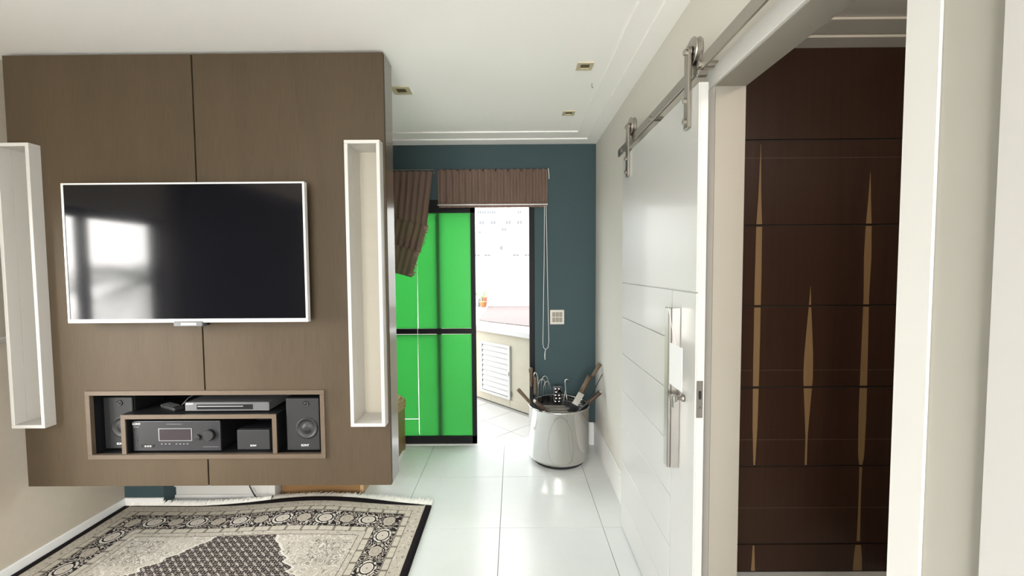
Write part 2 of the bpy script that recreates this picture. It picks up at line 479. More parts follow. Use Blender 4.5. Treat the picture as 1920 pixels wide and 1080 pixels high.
# right wall with the doorway
OY0, OY1, OZ, WX = 0.772, 1.50, 2.18, 0.81
bm = bmesh.new()
box(bm, XR, WX, OY1, YB + .15, 0, ZC); box(bm, XR + .001, WX, YR - .3, OY0, 0, ZC); box(bm, XR, WX, OY0, OY1, OZ, ZC)
struct('wall_right', bm, M_wallR)
M_entry = mat('greige_wall_tone', (.40, .385, .335), .85, var=.02, scale=3, bmp=.03, bscale=200)
struct('wall_entry', B(XR, XR + .001, .60, OY0 - .001, 0, ZC), M_entry)  # near strip of the right wall, darker than the rest
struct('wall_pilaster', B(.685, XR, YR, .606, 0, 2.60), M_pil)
bm = bmesh.new(); box(bm, .699, .7045, OY0 - .062, OY0, 0, OZ + .062, .001); struct('trim_5', bm, M_casing)
bm = bmesh.new(); box(bm, .694, .7045, OY0, OY1 + .05, OZ, OZ + .062, .002); struct('trim_6', bm, M_casing)
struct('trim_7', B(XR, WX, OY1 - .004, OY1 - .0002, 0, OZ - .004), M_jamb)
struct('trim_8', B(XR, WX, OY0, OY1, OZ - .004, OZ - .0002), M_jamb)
bm = bmesh.new(); box(bm, .690, XR, 1.57, YB, 0, .185); box(bm, .694, XR, 1.57, YB, .185, .20, .003); struct('baseboard_right', bm, M_base)
# left wall with its window
bm = bmesh.new()
box(bm, XL - .15, XL, LW[1], YB + .15, 0, ZC); box(bm, XL - .15, XL, YR - .3, LW[0], 0, ZC)
box(bm, XL - .15, XL, LW[0], LW[1], 0, LW[2]); box(bm, XL - .15, XL, LW[0], LW[1], LW[3], ZC)
struct('wall_left', bm, M_wallL)
struct('baseboard_left', B(XL, XL + .015, YR, 2.692, 0, .055, .002), M_base)
# teal column and back wall
DX0, DX1, DZ = -2.30, 0.18, 2.14
struct('wall_column', B(XL, -2.32, 2.705, YB, 0, ZC), M_teal)
struct('baseboard_column', B(XL, -2.32, 2.692, 2.705, 0, .055, .002), M_base)
bm = bmesh.new()
box(bm, DX1, XR, YB, YB + .15, 0, ZC); box(bm, XL, DX0, YB, YB + .15, 0, ZC); box(bm, DX0, DX1, YB, YB + .15, DZ, ZC)
struct('wall_back', bm, M_teal)
struct('baseboard_back', B(.19, .690, YB - .014, YB, 0, .20, .003), M_base)
# wall behind the camera with the window added for light
bm = bmesh.new()
box(bm, XL, RW[0], YR - .15, YR, 0, ZC); box(bm, RW[1], XR, YR - .15, YR, 0, ZC)
box(bm, RW[0], RW[1], YR - .15, YR, 0, RW[2]); box(bm, RW[0], RW[1], YR - .15, YR, RW[3], ZC)
struct('wall_rear', bm, M_wallR)

def window(name, axis, a0, a1, z0, z1, p, muls, mat_f):
    """framed window in a wall; axis X or Y is the running direction, p the plane"""
    root = base_at(name, *((a0, p, z0) if axis == 'X' else (p, a0, z0)))
    def bx(a, b_, q0, q1, c, d_):
        return B(a, b_, q0, q1, c, d_, .002) if axis == 'X' else B(q0, q1, a, b_, c, d_, .002)
    fw = .05
    f = bmesh.new()
    for (a, b_, c, d_) in ((a0, a1, z0, z0 + fw), (a0, a1, z1 - fw, z1), (a0, a0 + fw, z0, z1), (a1 - fw, a1, z0, z1)):
        if axis == 'X': box(f, a, b_, p - .03, p + .03, c, d_)
        else: box(f, p - .03, p + .03, a, b_, c, d_)
    mk('window_frame', f, mat_f, root)
    edges = [a0 + fw] + [m for m in muls] + [a1 - fw]
    for m in muls:
        mk('mullion', bx(m - .025, m + .025, p - .025, p + .025, z0 + fw, z1 - fw), mat_f, root)
    for k in range(len(edges) - 1):
        mk('pane', bx(edges[k] + (.025 if k else 0), edges[k+1] - (.025 if k < len(edges) - 2 else 0), p - .003, p + .003, z0 + fw, z1 - fw), M_glass, root)
window('window_1', 'Y', LW[0], LW[1], LW[2], LW[3], XL - .08, [1.45], M_blackal)
window('window_2', 'X', RW[0], RW[1], RW[2], RW[3], YR - .08, [-.97, -.18], M_white)

# hall beyond the doorway
HY = 2.076
hall = struct('wall_hall', B(WX, 2.1, HY + .008, HY + .15, 0, ZC), M_core)
zs = [0.0, .145, .548, .949, 1.354, 1.750, 2.161, ZC]
for z0, z1 in zip(zs, zs[1:]):
    mk('panel', B(WX, 1.90, HY, HY + .012, z0 + .004, z1 - .004, .001), M_hall, hall)
for z in (.334, .684, 1.035, 2.075):
    mk('inlay_line', B(WX, 1.90, HY - .0006, HY + .001, z - .0014, z + .0014), M_hallline, hall)
def inlay(cx, prof):
    prof = sorted(prof)
    # cut at the grooves so that the dark joints run through
    def wat(z):
        for (za, wa), (zb, wb) in zip(prof, prof[1:]):
            if za <= z <= zb:
                f = (z - za) / (zb - za); f = f
                return wa + (wb - wa) * f
        return 0
    for z0, z1 in zip(zs, zs[1:]):
        a, c = max(z0 + .006, prof[0][0]), min(z1 - .006, prof[-1][0])
        if c - a < .01: continue
        N = 10; L = []; R = []
        for k in range(N + 1):
            z = a + (c - a) * k / N; hw_ = max(wat(z) / 2, .0008)
            L.append((cx - hw_, HY - .0012, z)); R.append((cx + hw_, HY - .0012, z))
        mk('inlay', prism(bmesh.new(), L + R[::-1], (0, .003, 0)), M_inlay, hall)
inlay(1.200, [(.552, .008), (.75, .024), (1.05, .030), (1.50, .032), (1.75, .028), (1.90, .013), (2.14, .001)])
inlay(1.458, [(.552, .010), (.70, .010), (.80, .022), (.99, .046), (1.10, .044), (1.25, .026), (1.36, .010), (1.45, .001)])
inlay(1.733, [(.16, .016), (.40, .010), (.552, .014), (.60, .030), (.80, .038), (1.05, .034), (1.40, .026), (1.60, .036), (1.75, .028), (1.87, .013), (2.0, .001)])
inlay(1.205, [(-.0, .020), (.14, .008)])
inlay(1.733, [(-.0, .046), (.08, .040), (.14, .028)])
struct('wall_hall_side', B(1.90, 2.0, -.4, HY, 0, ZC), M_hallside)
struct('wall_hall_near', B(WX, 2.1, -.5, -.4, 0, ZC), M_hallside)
struct('ceiling_hall', B(WX, 2.1, -.5, HY + .15, 2.612, ZC + .1), M_hallceil)
struct('trim_9', B(WX, 1.9, 1.985, HY, 2.594, 2.612), M_hallceil)
struct('trim_10', B(WX, 1.9, 1.86, 1.965, 2.603, 2.612), M_hallceil)
struct('floor_hall', B(WX, 1.9, -.4, HY, -.004, 0.0), M_tile)

hl = thing('hall_fill_lamp', 'round white ceiling lamp added unseen to brighten the dark hall behind the doorway', 'lamp', (1.40, .25, 2.56))  # lamp added out of view to lift the hall
mk('shade', lathe(bmesh.new(), [(.15, .052), (.15, .02), (.12, .004), (0, 0)], (1.40, .25, 2.56), 32), M_white, hl, True)
l_ = bpy.data.lights.new('hall_fill_light', 'POINT'); l_.shadow_soft_size = .08; l_.energy = 14; l_.color = (1, .88, .74)
lo_ = bpy.data.objects.new('hall_fill_light', l_); COL.objects.link(lo_); lo_.parent = hl; lo_.location = (0, 0, -.14)

# ================================================================== BACK SLIDING DOOR
dr = base_at('door_1', -.86, 3.66, 0)
fr = bmesh.new()
box(fr, DX1 - .045, DX1 - .0005, 3.645, 3.775, 0, DZ); box(fr, DX0, DX0 + .045, 3.645, 3.775, 0, DZ)
box(fr, DX0, DX1, 3.645, 3.775, DZ - .05, DZ - .0005)
mk('door_frame', fr, M_blackal, dr)
mk('threshold', B(DX0, DX1, YB, YB + .15, -.006, .004, .001), M_base, dr)
def leaf(x0, x1, y, films):
    lf = bmesh.new(); yt = .020
    box(lf, x0, x0 + .040, y, y + yt, .004, DZ - .05); box(lf, x1 - .040, x1, y, y + yt, .004, DZ - .05)
    box(lf, x0, x1, y, y + yt, .004, .072); box(lf, x0, x1, y, y + yt, 2.03, DZ - .05); box(lf, x0, x1, y + .002, y + yt - .002, .979, 1.025)
    L = mk('sliding_leaf', lf, M_blackal, dr)
    mk('glass_pane', B(x0 + .04, x1 - .04, y + .0145, y + .0175, 1.025, 2.03), M_glass, L)
    mk('glass_pane', B(x0 + .04, x1 - .04, y + .0145, y + .0175, .072, .979), M_glass, L)
    for (a, b_, c, d_) in films:
        mk('green_film', B(a, b_, y + .011, y + .0135, c, d_), M_film, L)
leaf(-1.12, -.333, 3.655, [(-1.08, -.843, 1.027, 2.03), (-.838, -.374, 1.027, 2.03), (-1.08, -.849, .226, .975),
                           (-1.08, -.849, .072, .219), (-.843, -.374, .072, .975)])
leaf(DX0 + .046, -.640, 3.6765, [])

# ================================================================== TV PANEL
PX0, PX1, PZ0, PY, PYB = -2.495, -.632, .448, 2.100, 2.245
pan = thing('media_panel', 'floating brown wood media wall panel hung from the ceiling', 'wall panel', (-1.56, 2.17, PZ0))
NX0, NX1, NZ0, NZ1 = -2.173, -.960, .591, .943
GX = -1.567
HZ0, HZ1 = .784, 2.156                             # recesses of the two box shelves
HL, HR = (-2.484, -2.344), (-.798, -.653)
for (a, c, nm) in ((PX0, GX - .004, 0), (GX + .004, PX1, 1)):
    bm = bmesh.new(); yy = (PY, PY + .022)
    box(bm, a, c, *yy, HZ1, 2.604); box(bm, a, c, *yy, PZ0, NZ0)
    ha, hc = HL if nm == 0 else HR
    box(bm, a, ha, *yy, NZ1, HZ1); box(bm, hc, c, *yy, NZ1, HZ1)
    if nm == 0:
        box(bm, a, ha, *yy, HZ0, NZ1); box(bm, hc, NX0, *yy, HZ0, NZ1); box(bm, a, NX0, *yy, NZ0, HZ0)
    else:
        box(bm, NX1, ha, *yy, HZ0, NZ1); box(bm, hc, c, *yy, HZ0, NZ1); box(bm, NX1, c, *yy, NZ0, HZ0)
    mk('wood_board', bm, M_panel, pan)
bm = bmesh.new(); yy = (PY + .0225, PYB - .02)
z_ = (PZ0 + .02, ZC - .012)
box(bm, HL[1], NX0 - .005, *yy, *z_); box(bm, PX0 + .001, HL[0], *yy, *z_); box(bm, HL[0], HL[1], *yy, z_[0], HZ0); box(bm, HL[0], HL[1], *yy, HZ1, z_[1])
box(bm, NX1 + .005, HR[0], *yy, *z_); box(bm, HR[0], HR[1], *yy, z_[0], HZ0); box(bm, HR[0], HR[1], *yy, HZ1, z_[1])
box(bm, NX0 - .005, NX1 + .005, *yy, NZ1 + .005, z_[1]); box(bm, NX0 - .005, NX1 + .005, *yy, z_[0], NZ0 - .005)
mk('core', bm, M_core, pan)
mk('side_board', B(PX1 - .02, PX1, PY + .0222, PYB, PZ0, ZC - .012, .0008), M_panelS, pan)
bm = bmesh.new(); box(bm, PX0, PX1 - .0205, PYB - .018, PYB, PZ0 + .021, NZ0 - .03); box(bm, PX0, PX1 - .0205, PYB - .018, PYB, NZ1 + .03, ZC - .012)
mk('back_board', bm, M_panel, pan)
mk('bottom_board', B(PX0, PX1 - .0205, PY + .0225, PYB, PZ0, PZ0 + .02), M_panel, pan)
# framed recess
f = bmesh.new(); fw = .023
box(f, NX0, NX1, PY - .009, PY + .014, NZ1 - fw, NZ1, .001); box(f, NX0, NX1, PY - .009, PY + .014, NZ0, NZ0 + fw, .001)
box(f, NX0, NX0 + fw, PY - .009, PY + .014, NZ0 + fw, NZ1 - fw, .001); box(f, NX1 - fw, NX1, PY - .009, PY + .014, NZ0 + fw, NZ1 - fw, .001)
mk('recess_frame', f, M_frame, pan)
f = bmesh.new(); IY = 2.46
box(f, NX0, NX1, PY + .0145, IY, NZ1 - .02, NZ1 - .003); box(f, NX0, NX1, PY + .0145, IY, NZ0 + .003, NZ0 + .02)
box(f, NX0 + .003, NX0 + .02, PY + .0145, IY, NZ0 + .02, NZ1 - .02); box(f, NX1 - .02, NX1 - .003, PY + .0145, IY, NZ0 + .02, NZ1 - .02)
box(f, NX0, NX1, IY - .012, IY, NZ0 + .003, NZ1 - .003)
mk('recess_box', f, M_black, pan)
RZ = NZ0 + fw                                     # recess floor
f = bmesh.new()
box(f, -2.006, -1.212, PY + .008, 2.42, .795, .817); box(f, -2.006, -1.984, PY + .008, 2.42, RZ - .0025, .795); box(f, -1.234, -1.212, PY + .008, 2.42, RZ - .0025, .795)
ish = mk('inner_shelf', f, M_black, pan)
f = bmesh.new()
box(f, -2.006, -1.212, PY + .001, PY + .0078, .795, .817); box(f, -2.006, -1.984, PY + .001, PY + .0078, RZ - .0025, .795); box(f, -1.234, -1.212, PY + .001, PY + .0078, RZ - .0025, .795)
mk('wood_edging', f, M_frame, ish)

# two white box shelves
def box_shelf(x0, x1, label):
    y0, y1, z0, z1, tk = 2.045, 2.0999, .771, 2.169, .017
    r = thing('box_shelf', label, 'shelf', ((x0+x1)/2, 2.09, z0), 'white upright box shelves on the wood panel')
    bm = bmesh.new()
    box(bm, x0, x1, y0, y1, z0, z0 + tk, .0015); box(bm, x0, x1, y0, y1, z1 - tk, z1, .0015)
    box(bm, x0, x0 + tk, y0, y1, z0 + tk, z1 - tk, .0015); box(bm, x1 - tk, x1, y0, y1, z0 + tk, z1 - tk, .0015)
    mk('shelf_frame', bm, M_white, r)
    q = .0028; bm = bmesh.new(); a, c, e, g2 = x0 + tk, x1 - tk, z0 + tk, z1 - tk; yb = 2.205
    box(bm, a - q, a, y1, yb, e - q, g2 + q); box(bm, c, c + q, y1, yb, e - q, g2 + q); box(bm, a, c, y1, yb, e - q, e); box(bm, a, c, y1, yb, g2, g2 + q)
    mk('shelf_lining', bm, M_white, r)
    mk('shelf_back', B(a - q, c + q, yb, yb + .006, e - q, g2 + q), M_cream, r)
box_shelf(-2.497, -2.331, 'white upright open box shelf at the left edge of the wood panel')
box_shelf(-.811, -.640, 'white upright open box shelf at the right edge of the wood panel')

# television
tv = thing('television', 'large flat television with thin white frame and dark reflecting screen', 'television', (-1.576, 2.06, 1.298))
X0, X1, Z0, Z1 = -2.157, -.994, 1.298, 1.968
f = bmesh.new(); ft, fb = .010, .018
box(f, X0, X1, 2.018, 2.045, Z1 - ft * .8, Z1, .001); box(f, X0, X1, 2.018, 2.045, Z0, Z0 + fb, .001)
box(f, X0, X0 + ft, 2.018, 2.045, Z0 + fb, Z1 - ft * .8, .001); box(f, X1 - ft, X1, 2.018, 2.045, Z0 + fb, Z1 - ft * .8, .001)
mk('frame', f, M_alu, tv)
mk('screen', B(X0 + ft, X1 - ft, 2.021, 2.035, Z0 + fb, Z1 - ft * .8), M_screen, tv)
mk('back_shell', B(X0 + .012, X1 - .012, 2.045, 2.068, Z0 + .012, Z1 - .02, .006), M_blackal, tv)
mk('wall_mount', B(-1.8, -1.35, 2.068, 2.0999, 1.45, 1.8), M_dsteel, tv)
bm = B(-1.642, -1.502, 2.012, 2.05, 1.279, 1.3045, .003)
sb = mk('sensor_bar', bm, M_grey, tv)
mk('sensor_window', B(-1.605, -1.53, 2.0112, 2.013, 1.285, 1.298), M_silver, sb)
mk('sensor_end', B(-1.502, -1.490, 2.03, 2.05, 1.284, 1.296), M_cable, sb)

# hi-fi
def speaker(x0, x1, z0, z1, y0, depth, label, drivers, lx):
    r = thing('speaker', label, 'speaker', ((x0+x1)/2, y0 + depth/2, z0), 'black speakers in the panel recess')
    mk('cabinet', B(x0, x1, y0 + .012, y0 + depth, z0, z1, .003), M_blackal, r)
    g_ = mk('grille', B(x0 + .002, x1 - .002, y0, y0 + .011, z0 + .002, z1 - .002, .005, 2), M_spk, r)
    for (cx, cz, rad) in drivers:
        bm = lathe(bmesh.new(), [(rad, 0), (rad, -.0035), (rad * .86, -.0035), (rad * .82, -.001), (rad * .40, -.0006), (rad * .36, -.003), (rad*.18, -.0042), (0, -.0045)], (cx, y0, cz), 32, 'Y')
        mk('driver', bm, M_spk2, g_, True)
    lettering('SONY', .0155, (lx, y0 - .0006, z0 + .029), M_print, r)
    return r
speaker(-2.146, -1.990, RZ + .003, .893, 2.155, .20, 'black bookshelf speaker at the left end of the recess',
        [(-2.058, .862, .016), (-2.050, .735, .055)], -2.062)
speaker(-1.176, -1.002, RZ + .003, .893, 2.125, .20, 'black bookshelf speaker at the right end of the recess',
        [(-1.072, .862, .016), (-1.068, .735, .055)], -1.080)
cs = thing('centre_speaker', 'small black centre speaker beside the receiver under the inner shelf', 'speaker', (-1.36, 2.2, RZ))
mk('cabinet', B(-1.447, -1.272, 2.155, 2.29, RZ - .0025, .722, .004), M_blackal, cs)
mk('grille', B(-1.445, -1.274, 2.145, 2.154, RZ, .720, .004, 2), M_spk, cs)
lettering('SONY', .0125, (-1.36, 2.1444, .637), M_print, cs)

rc = thing('receiver', 'dark grey audio receiver with display and round volume knob', 'receiver', (-1.745, 2.25, RZ))
ry = 2.128
mk('chassis', B(-1.970, -1.520, ry + .012, 2.41, RZ + .006, .772, .003), M_blackal, rc)
fp = mk('front_plate', B(-1.972, -1.518, ry, ry + .0118, RZ + .004, .775, .003, 2), M_amp, rc)
for fx in (-1.93, -1.56):
    mk('foot', lathe(bmesh.new(), [(.014, 0), (.014, .0085)], (fx, 2.2, RZ - .0025), 14), M_cable, rc)
mk('display', B(-1.833, -1.668, ry - .0012, ry + .001, .674, .734), M_disp, fp)
f = bmesh.new()
for (a, b_, c, d_) in ((-1.837, -1.664, .734, .7365), (-1.837, -1.664, .6715, .674), (-1.837, -1.833, .674, .734), (-1.668, -1.664, .674, .734)):
    box(f, a, b_, ry - .002, ry + .001, c, d_)
mk('display_frame', f, M_silver, fp)
mk('volume_knob', lathe(bmesh.new(), [(.030, 0), (.029, -.014), (.026, -.018), (0, -.018)], (-1.572, ry, .703), 28, 'Y'), M_dsteel, rc, False)
mk('selector_knob', lathe(bmesh.new(), [(.016, 0), (.015, -.010), (0, -.011)], (-1.634, ry, .690), 20, 'Y'), M_cable, rc)
bm = B(-1.926, -1.862, ry - .0015, ry + .001, .637, .653, .003)
jp = mk('jack_strip', bm, M_cable, rc)
for k in range(3):
    mk('jack', lathe(bmesh.new(), [(.0055, 0), (.0055, -.003), (0, -.003)], (-1.905 + k * .013, ry - .0015, .645), 12, 'Y'), M_silver, jp)
for k, bx_ in enumerate((-1.823, -1.803, -1.783, -1.747, -1.728, -1.709, -1.690)):
    mk('button', B(bx_ - .004, bx_ + .004, ry - .0012, ry + .001, .653, .657), M_silver, rc)
for k in range(3):
    mk('button', lathe(bmesh.new(), [(.004, 0), (.004, -.002), (0, -.002)], (-1.951, ry, .648 + k * .022), 10, 'Y'), M_dsteel, rc)
mk('power_button', B(-1.966, -1.938, ry - .0012, ry + .001, .742, .747), M_grey, rc)
lettering('SONY', .0165, (-1.950, ry - .0006, .760), M_print, rc)
mk('badge', B(-1.795, -1.715, ry - .0008, ry + .001, .757, .760), M_grey, fp)
mk('badge', B(-1.610, -1.530, ry - .0008, ry + .001, .638, .6405), M_grey, fp)

dv = thing('disc_player', 'slim silver and black disc player on the inner shelf', 'disc player', (-1.485, 2.25, .817))
mk('chassis', B(-1.700, -1.268, 2.142, 2.36, .825, .868, .002), M_grey, dv)
f = mk('front_plate', B(-1.702, -1.266, 2.136, 2.1415, .824, .869, .002), M_midgrey, dv)
mk('disc_tray', B(-1.640, -1.350, 2.1352, 2.137, .832, .858), M_blackal, f)
mk('tray_lip', B(-1.635, -1.40, 2.1345, 2.136, .846, .851), M_silver, f)
for fx in (-1.66, -1.31):
    mk('foot', lathe(bmesh.new(), [(.010, 0), (.010, .0082)], (fx, 2.17, .817), 12), M_cable, dv)
lettering('SONY', .0135, (-1.676, 2.1354, .861), M_print, dv)
rm = thing('remote_control', 'black remote control lying on the inner shelf beside the disc player', 'remote control', (-1.82, 2.2, .817))
rm.rotation_euler = (0, 0, math.radians(-28))
def rl(bm, nm, m_, par):      # local builder for the turned remote
    me = bpy.data.meshes.new(nm); bm.to_mesh(me); bm.free(); me.materials.append(m_)
    o = bpy.data.objects.new(nm, me); COL.objects.link(o); o.parent = par; return o
rl(B(-.075, .075, -.024, .024, 0, .020, .006, 2), 'shell', M_spk, rm)
for a in range(5):
    for c in range(3):
        rl(B(-.058 + a*.022, -.046 + a*.022, -.016 + c*.012, -.009 + c*.012, .0185, .0218), 'button', M_grey, rm)
tag(mk('audio_cable', T([(-1.78, 2.20, .8225), (-1.765, 2.24, .86), (-1.73, 2.30, .888), (-1.66, 2.38, .905), (-1.60, 2.447, .91)], .0024, 6), M_grey, None, True),
    'thin pale cable curving up at the back of the recess above the remote', 'cable')

# white fitting on the left wall at the picture edge
ft_ = thing('wall_fitting', 'white rounded wall fitting at the far left edge beside the box shelf', 'wall fitting', (XL + .01, 1.97, 1.2))
mk('cover', B(XL + .0005, XL + .03, 1.80, 2.118, 1.195, 1.845, .028, 4), M_white, ft_)
mk('rim', B(XL + .0302, XL + .034, 1.83, 2.09, 1.225, 1.815, .0018), M_cream, ft_)

M_curt = mat('brown_curtain_cloth', (.045, .033, .024), .9, var=.2, scale=40)
def curtain(y0, y1, label):  # unseen curtain added to darken what the screen reflects
    c = thing('curtain', label, 'curtain', (XL + .07, (y0 + y1) / 2, .02), 'added curtain beside the left window')
    bm = bmesh.new(); n = 90
    for k in range(n + 1):
        y = y0 + (y1 - y0) * k / n; x = XL + .07 + .022 * math.sin(2*PI*y/.085)
        a_ = bm.verts.new((x, y, .02)); b_ = bm.verts.new((x, y, 2.30))
        if k: bm.faces.new((pa_, a_, b_, pb_))
        pa_, pb_ = a_, b_
    bmesh.ops.solidify(bm, geom=bm.faces[:], thickness=.003)
    mk('cloth', bm, M_curt, c, True)
    mk('rod', T([(XL + .07, y0 - .03, 2.32), (XL + .07, y1 + .03, 2.32)], .012, 10), M_blackal, c, True)
    for y in (y0, y1): mk('rod_bracket', B(XL + .0005, XL + .07, y - .008, y + .008, 2.312, 2.328), M_blackal, c)
curtain(-1.15, .84, 'dark brown curtain added on the left wall to darken the television reflection')

# ================================================================== RUG
rug = thing('persian_rug', 'cream and black patterned fringed rug with a dark medallion', 'rug', (RCX, RCY, 0))
def rug_z(x, y):
    far = max(0, min(1, (y - 2.15) / .5)); far = far * far * (3 - 2 * far)
    a = math.exp(-((x + 1.28) / .42) ** 2)
    return .004 + .036 * a * far + .004 * math.sin(x * 5 + y * 3) * far * .5
def rug_y(x, y):
    far = max(0, (y - 2.2) / .5)
    return y - .045 * max(0, (x + 1.0) / .45) ** 1.3 * far * (1 if x > -1.0 else 0) - .04 * max(0, min(1, (-1.55 - x) / .5)) * far
nx, ny = 72, 120
bm = bmesh.new(); vt = []; vb = []
for j in range(ny + 1):
    for i in range(nx + 1):
        x = RX0 + (RX1 - RX0) * i / nx; y = RY0 + (RY1 - RY0) * (j / ny) ** .8
        z = rug_z(x, y); yy = rug_y(x, y)
        vt.append(bm.verts.new((x, yy, z + .007)))
        vb.append(bm.verts.new((x, yy, max(.0005, z - .0035))))
W1 = nx + 1
for j in range(ny):
    for i in range(nx):
        a = j * W1 + i
        bm.faces.new((vt[a], vt[a+1], vt[a+W1+1], vt[a+W1])); bm.faces.new((vb[a+W1], vb[a+W1+1], vb[a+1], vb[a]))
for i in range(nx):
    a = i; bm.faces.new((vb[a], vb[a+1], vt[a+1], vt[a])); a = ny * W1 + i; bm.faces.new((vt[a], vt[a+1], vb[a+1], vb[a]))
for j in range(ny):
    a = j * W1; bm.faces.new((vt[a], vt[a+W1], vb[a+W1], vb[a])); a += nx; bm.faces.new((vb[a], vb[a+W1], vt[a+W1], vt[a]))
mk('rug_body', bm, M_rug, rug, True)
for (ye, sg) in ((RY1, 1), (RY0, -1)):
    bm = bmesh.new()
    for k in range(760):
        x = RX0 + .01 + (RX1 - RX0 - .012) * (k + random.random() * .8) / 760
        y = rug_y(x, ye); z = rug_z(x, ye) + .003
        ln = random.uniform(.050, .078) * (1 if x > -1.62 or sg < 0 else .42); dx = random.uniform(-.012, .012)
        z1 = max(.004, z * .6 + random.uniform(0, .012)) + (.018 if x < -1.62 else 0) if sg > 0 else .004
        tube(bm, [(x, y - sg * .002, z), (x + dx * .4, y + sg * ln * .55, (z + z1) / 2 + .005), (x + dx, y + sg * ln, z1)], [.0026, .0032, .0020], 4, False)
    mk('fringe', bm, M_fringe, rug, False, 'stuff')

# ================================================================== THINGS BELOW AND BEHIND THE PANEL
pl = thing('low_cabinet', 'white low cabinet seen under the floating panel', 'cabinet', (-1.96, 3.0, 0))
mk('body', B(-2.318, -1.625, 2.80, 3.25, .0, .30, .002), M_white, pl)
mk('top_board', B(-2.318, -1.625, 2.785, 3.26, .3003, .32, .003), M_white, pl)
mk('door_panel', B(-2.316, -1.672, 2.782, 2.7998, .082, .298, .002), M_white, pl)
mk('side_stile', B(-1.668, -1.625, 2.775, 2.7998, .0, .298, .002), M_white, pl)
mk('floor_strip', B(-2.316, -1.672, 2.785, 2.7998, .0, .022, .002), M_base, pl)
tag(mk('power_cable', T([(-1.80, 2.774, .30), (-1.80, 2.770, .16), (-1.79, 2.768, .09), (-1.765, 2.765, .045), (-1.745, 2.766, .008)], .004, 6), M_cable, None, True),
    'thin black power cable hanging below the panel onto the white cabinet', 'cable')
bn = thing('wooden_bench', 'low brown wooden bench end showing under the panel', 'bench', (-1.34, 3.0, 0))
mk('front_board', B(-1.612, -1.072, 2.835, 2.86, 0, .30, .002), M_bench, bn)
mk('side_board', B(-1.072, -1.047, 2.836, 3.16, 0, .30, .002), M_benchS, bn)
mk('side_board', B(-1.612, -1.587, 2.861, 3.16, 0, .30, .002), M_bench, bn)
mk('seat_board', B(-1.62, -1.04, 2.83, 3.165, .3005, .325, .003), M_bench, bn)
st = thing('wooden_stand', 'brown wooden stand behind the panel under the straw basket', 'stand', (-1.1, 3.4, 0))
for (a, c) in ((-1.30, 3.22), (-.985, 3.22), (-1.30, 3.53), (-.985, 3.53)):
    mk('leg', B(a, a + .04, c, c + .04, 0, .36, .002), M_bench, st)
mk('side_board', B(-.958, -.946, 3.24, 3.56, .02, .36), M_bench, st)
mk('top_board', B(-1.31, -.94, 3.21, 3.58, .3605, .38, .003), M_bench, st)
bk = thing('straw_basket', 'round woven straw basket on the wooden stand half hidden by the panel', 'basket', (-1.08, 3.39, .3805))
def basket_rings():
    bm = bmesh.new()
    prof = [(.0, 0), (.12, 0), (.155, .02), (.178, .05), (.180, .075), (.150, .105), (.10, .135), (.05, .150), (0, .155)]
    return lathe(bm, prof, (-1.08, 3.39, .3805), 40)
mk('body', basket_rings(), M_straw, bk, True)
bm = bmesh.new()
for (r_, h_) in ((.150, .016), (.170, .035), (.181, .055), (.182, .075), (.166, .095), (.14, .113), (.11, .131), (.07, .147)):
    tube(bm, [(-1.08 + r_*math.cos(a*PI/20), 3.39 + r_*math.sin(a*PI/20), .3805 + h_ + .003*math.sin(a*2.1)) for a in range(41)], .006, 6, False)
mk('braid', bm, M_straw, bk, True)

# ================================================================== BLINDS
def corrugated(x0, x1, z0, z1, y, amp, per, nxs=None, shear=None, nz=10, th=.003):
    bm = bmesh.new(); N = nxs or int((x1 - x0) / per * 10)
    rows = []
    for j in range(nz + 1):
        row = []
        for i in range(N + 1):
            x = x0 + (x1 - x0) * i / N; z = z0 + (z1 - z0) * j / nz
            yy = y + amp * math.sin(2*PI*x/per) + amp * .25 * math.sin(x*61 + z*23)
            p = Vector((x, yy, z))
            if shear: p = shear(p, i / N, j / nz)
            row.append(bm.verts.new(p))
        rows.append(row)
    for r0, r1 in zip(rows, rows[1:]):
        for i in range(N): bm.faces.new((r0[i], r0[i+1], r1[i+1], r1[i]))
    r = bmesh.ops.solidify(bm, geom=bm.faces[:], thickness=th)
    return bm
b1 = thing('straw_blind', 'brown corrugated straw blind raised over the open balcony door', 'blind', (-.175, 3.61, 2.07))
mk('fabric', corrugated(-.640, .290, 2.095, 2.385, 3.600, .011, .054), M_blind, b1, True)
mk('folded_edge', corrugated(-.630, .290, 2.063, 2.105, 3.588, .004, .054, nz=3), M_blind, b1, True)
mk('bottom_batten', B(-.640, .290, 3.574, 3.582, 2.080, 2.090, .002), M_silver, b1)
mk('head_batten', B(-.640, .292, 3.612, YB - .0005, 2.365, 2.39, .002), M_blackal, b1)
mk('clip', T([(.296, 3.60, 2.39), (.300, 3.59, 2.35), (.302, 3.592, 2.30)], .003, 6), M_cord, b1)
mk('pull_cord', T([(.262, 3.585, 2.075), (.258, 3.59, 1.6), (.250, 3.60, 1.10), (.246, 3.60, .90), (.252, 3.60, .865), (.270, 3.60, .848),
                   (.290, 3.60, .865), (.298, 3.60, .92), (.294, 3.60, 1.10), (.284, 3.59, 1.6), (.276, 3.585, 2.075)], .0022, 6), M_cord, b1)
mk('pull_cord', T([(.268, 3.60, .848), (.262, 3.60, .80), (.264, 3.60, .76)], [.0022, .004, .003], 6), M_cord, b1)

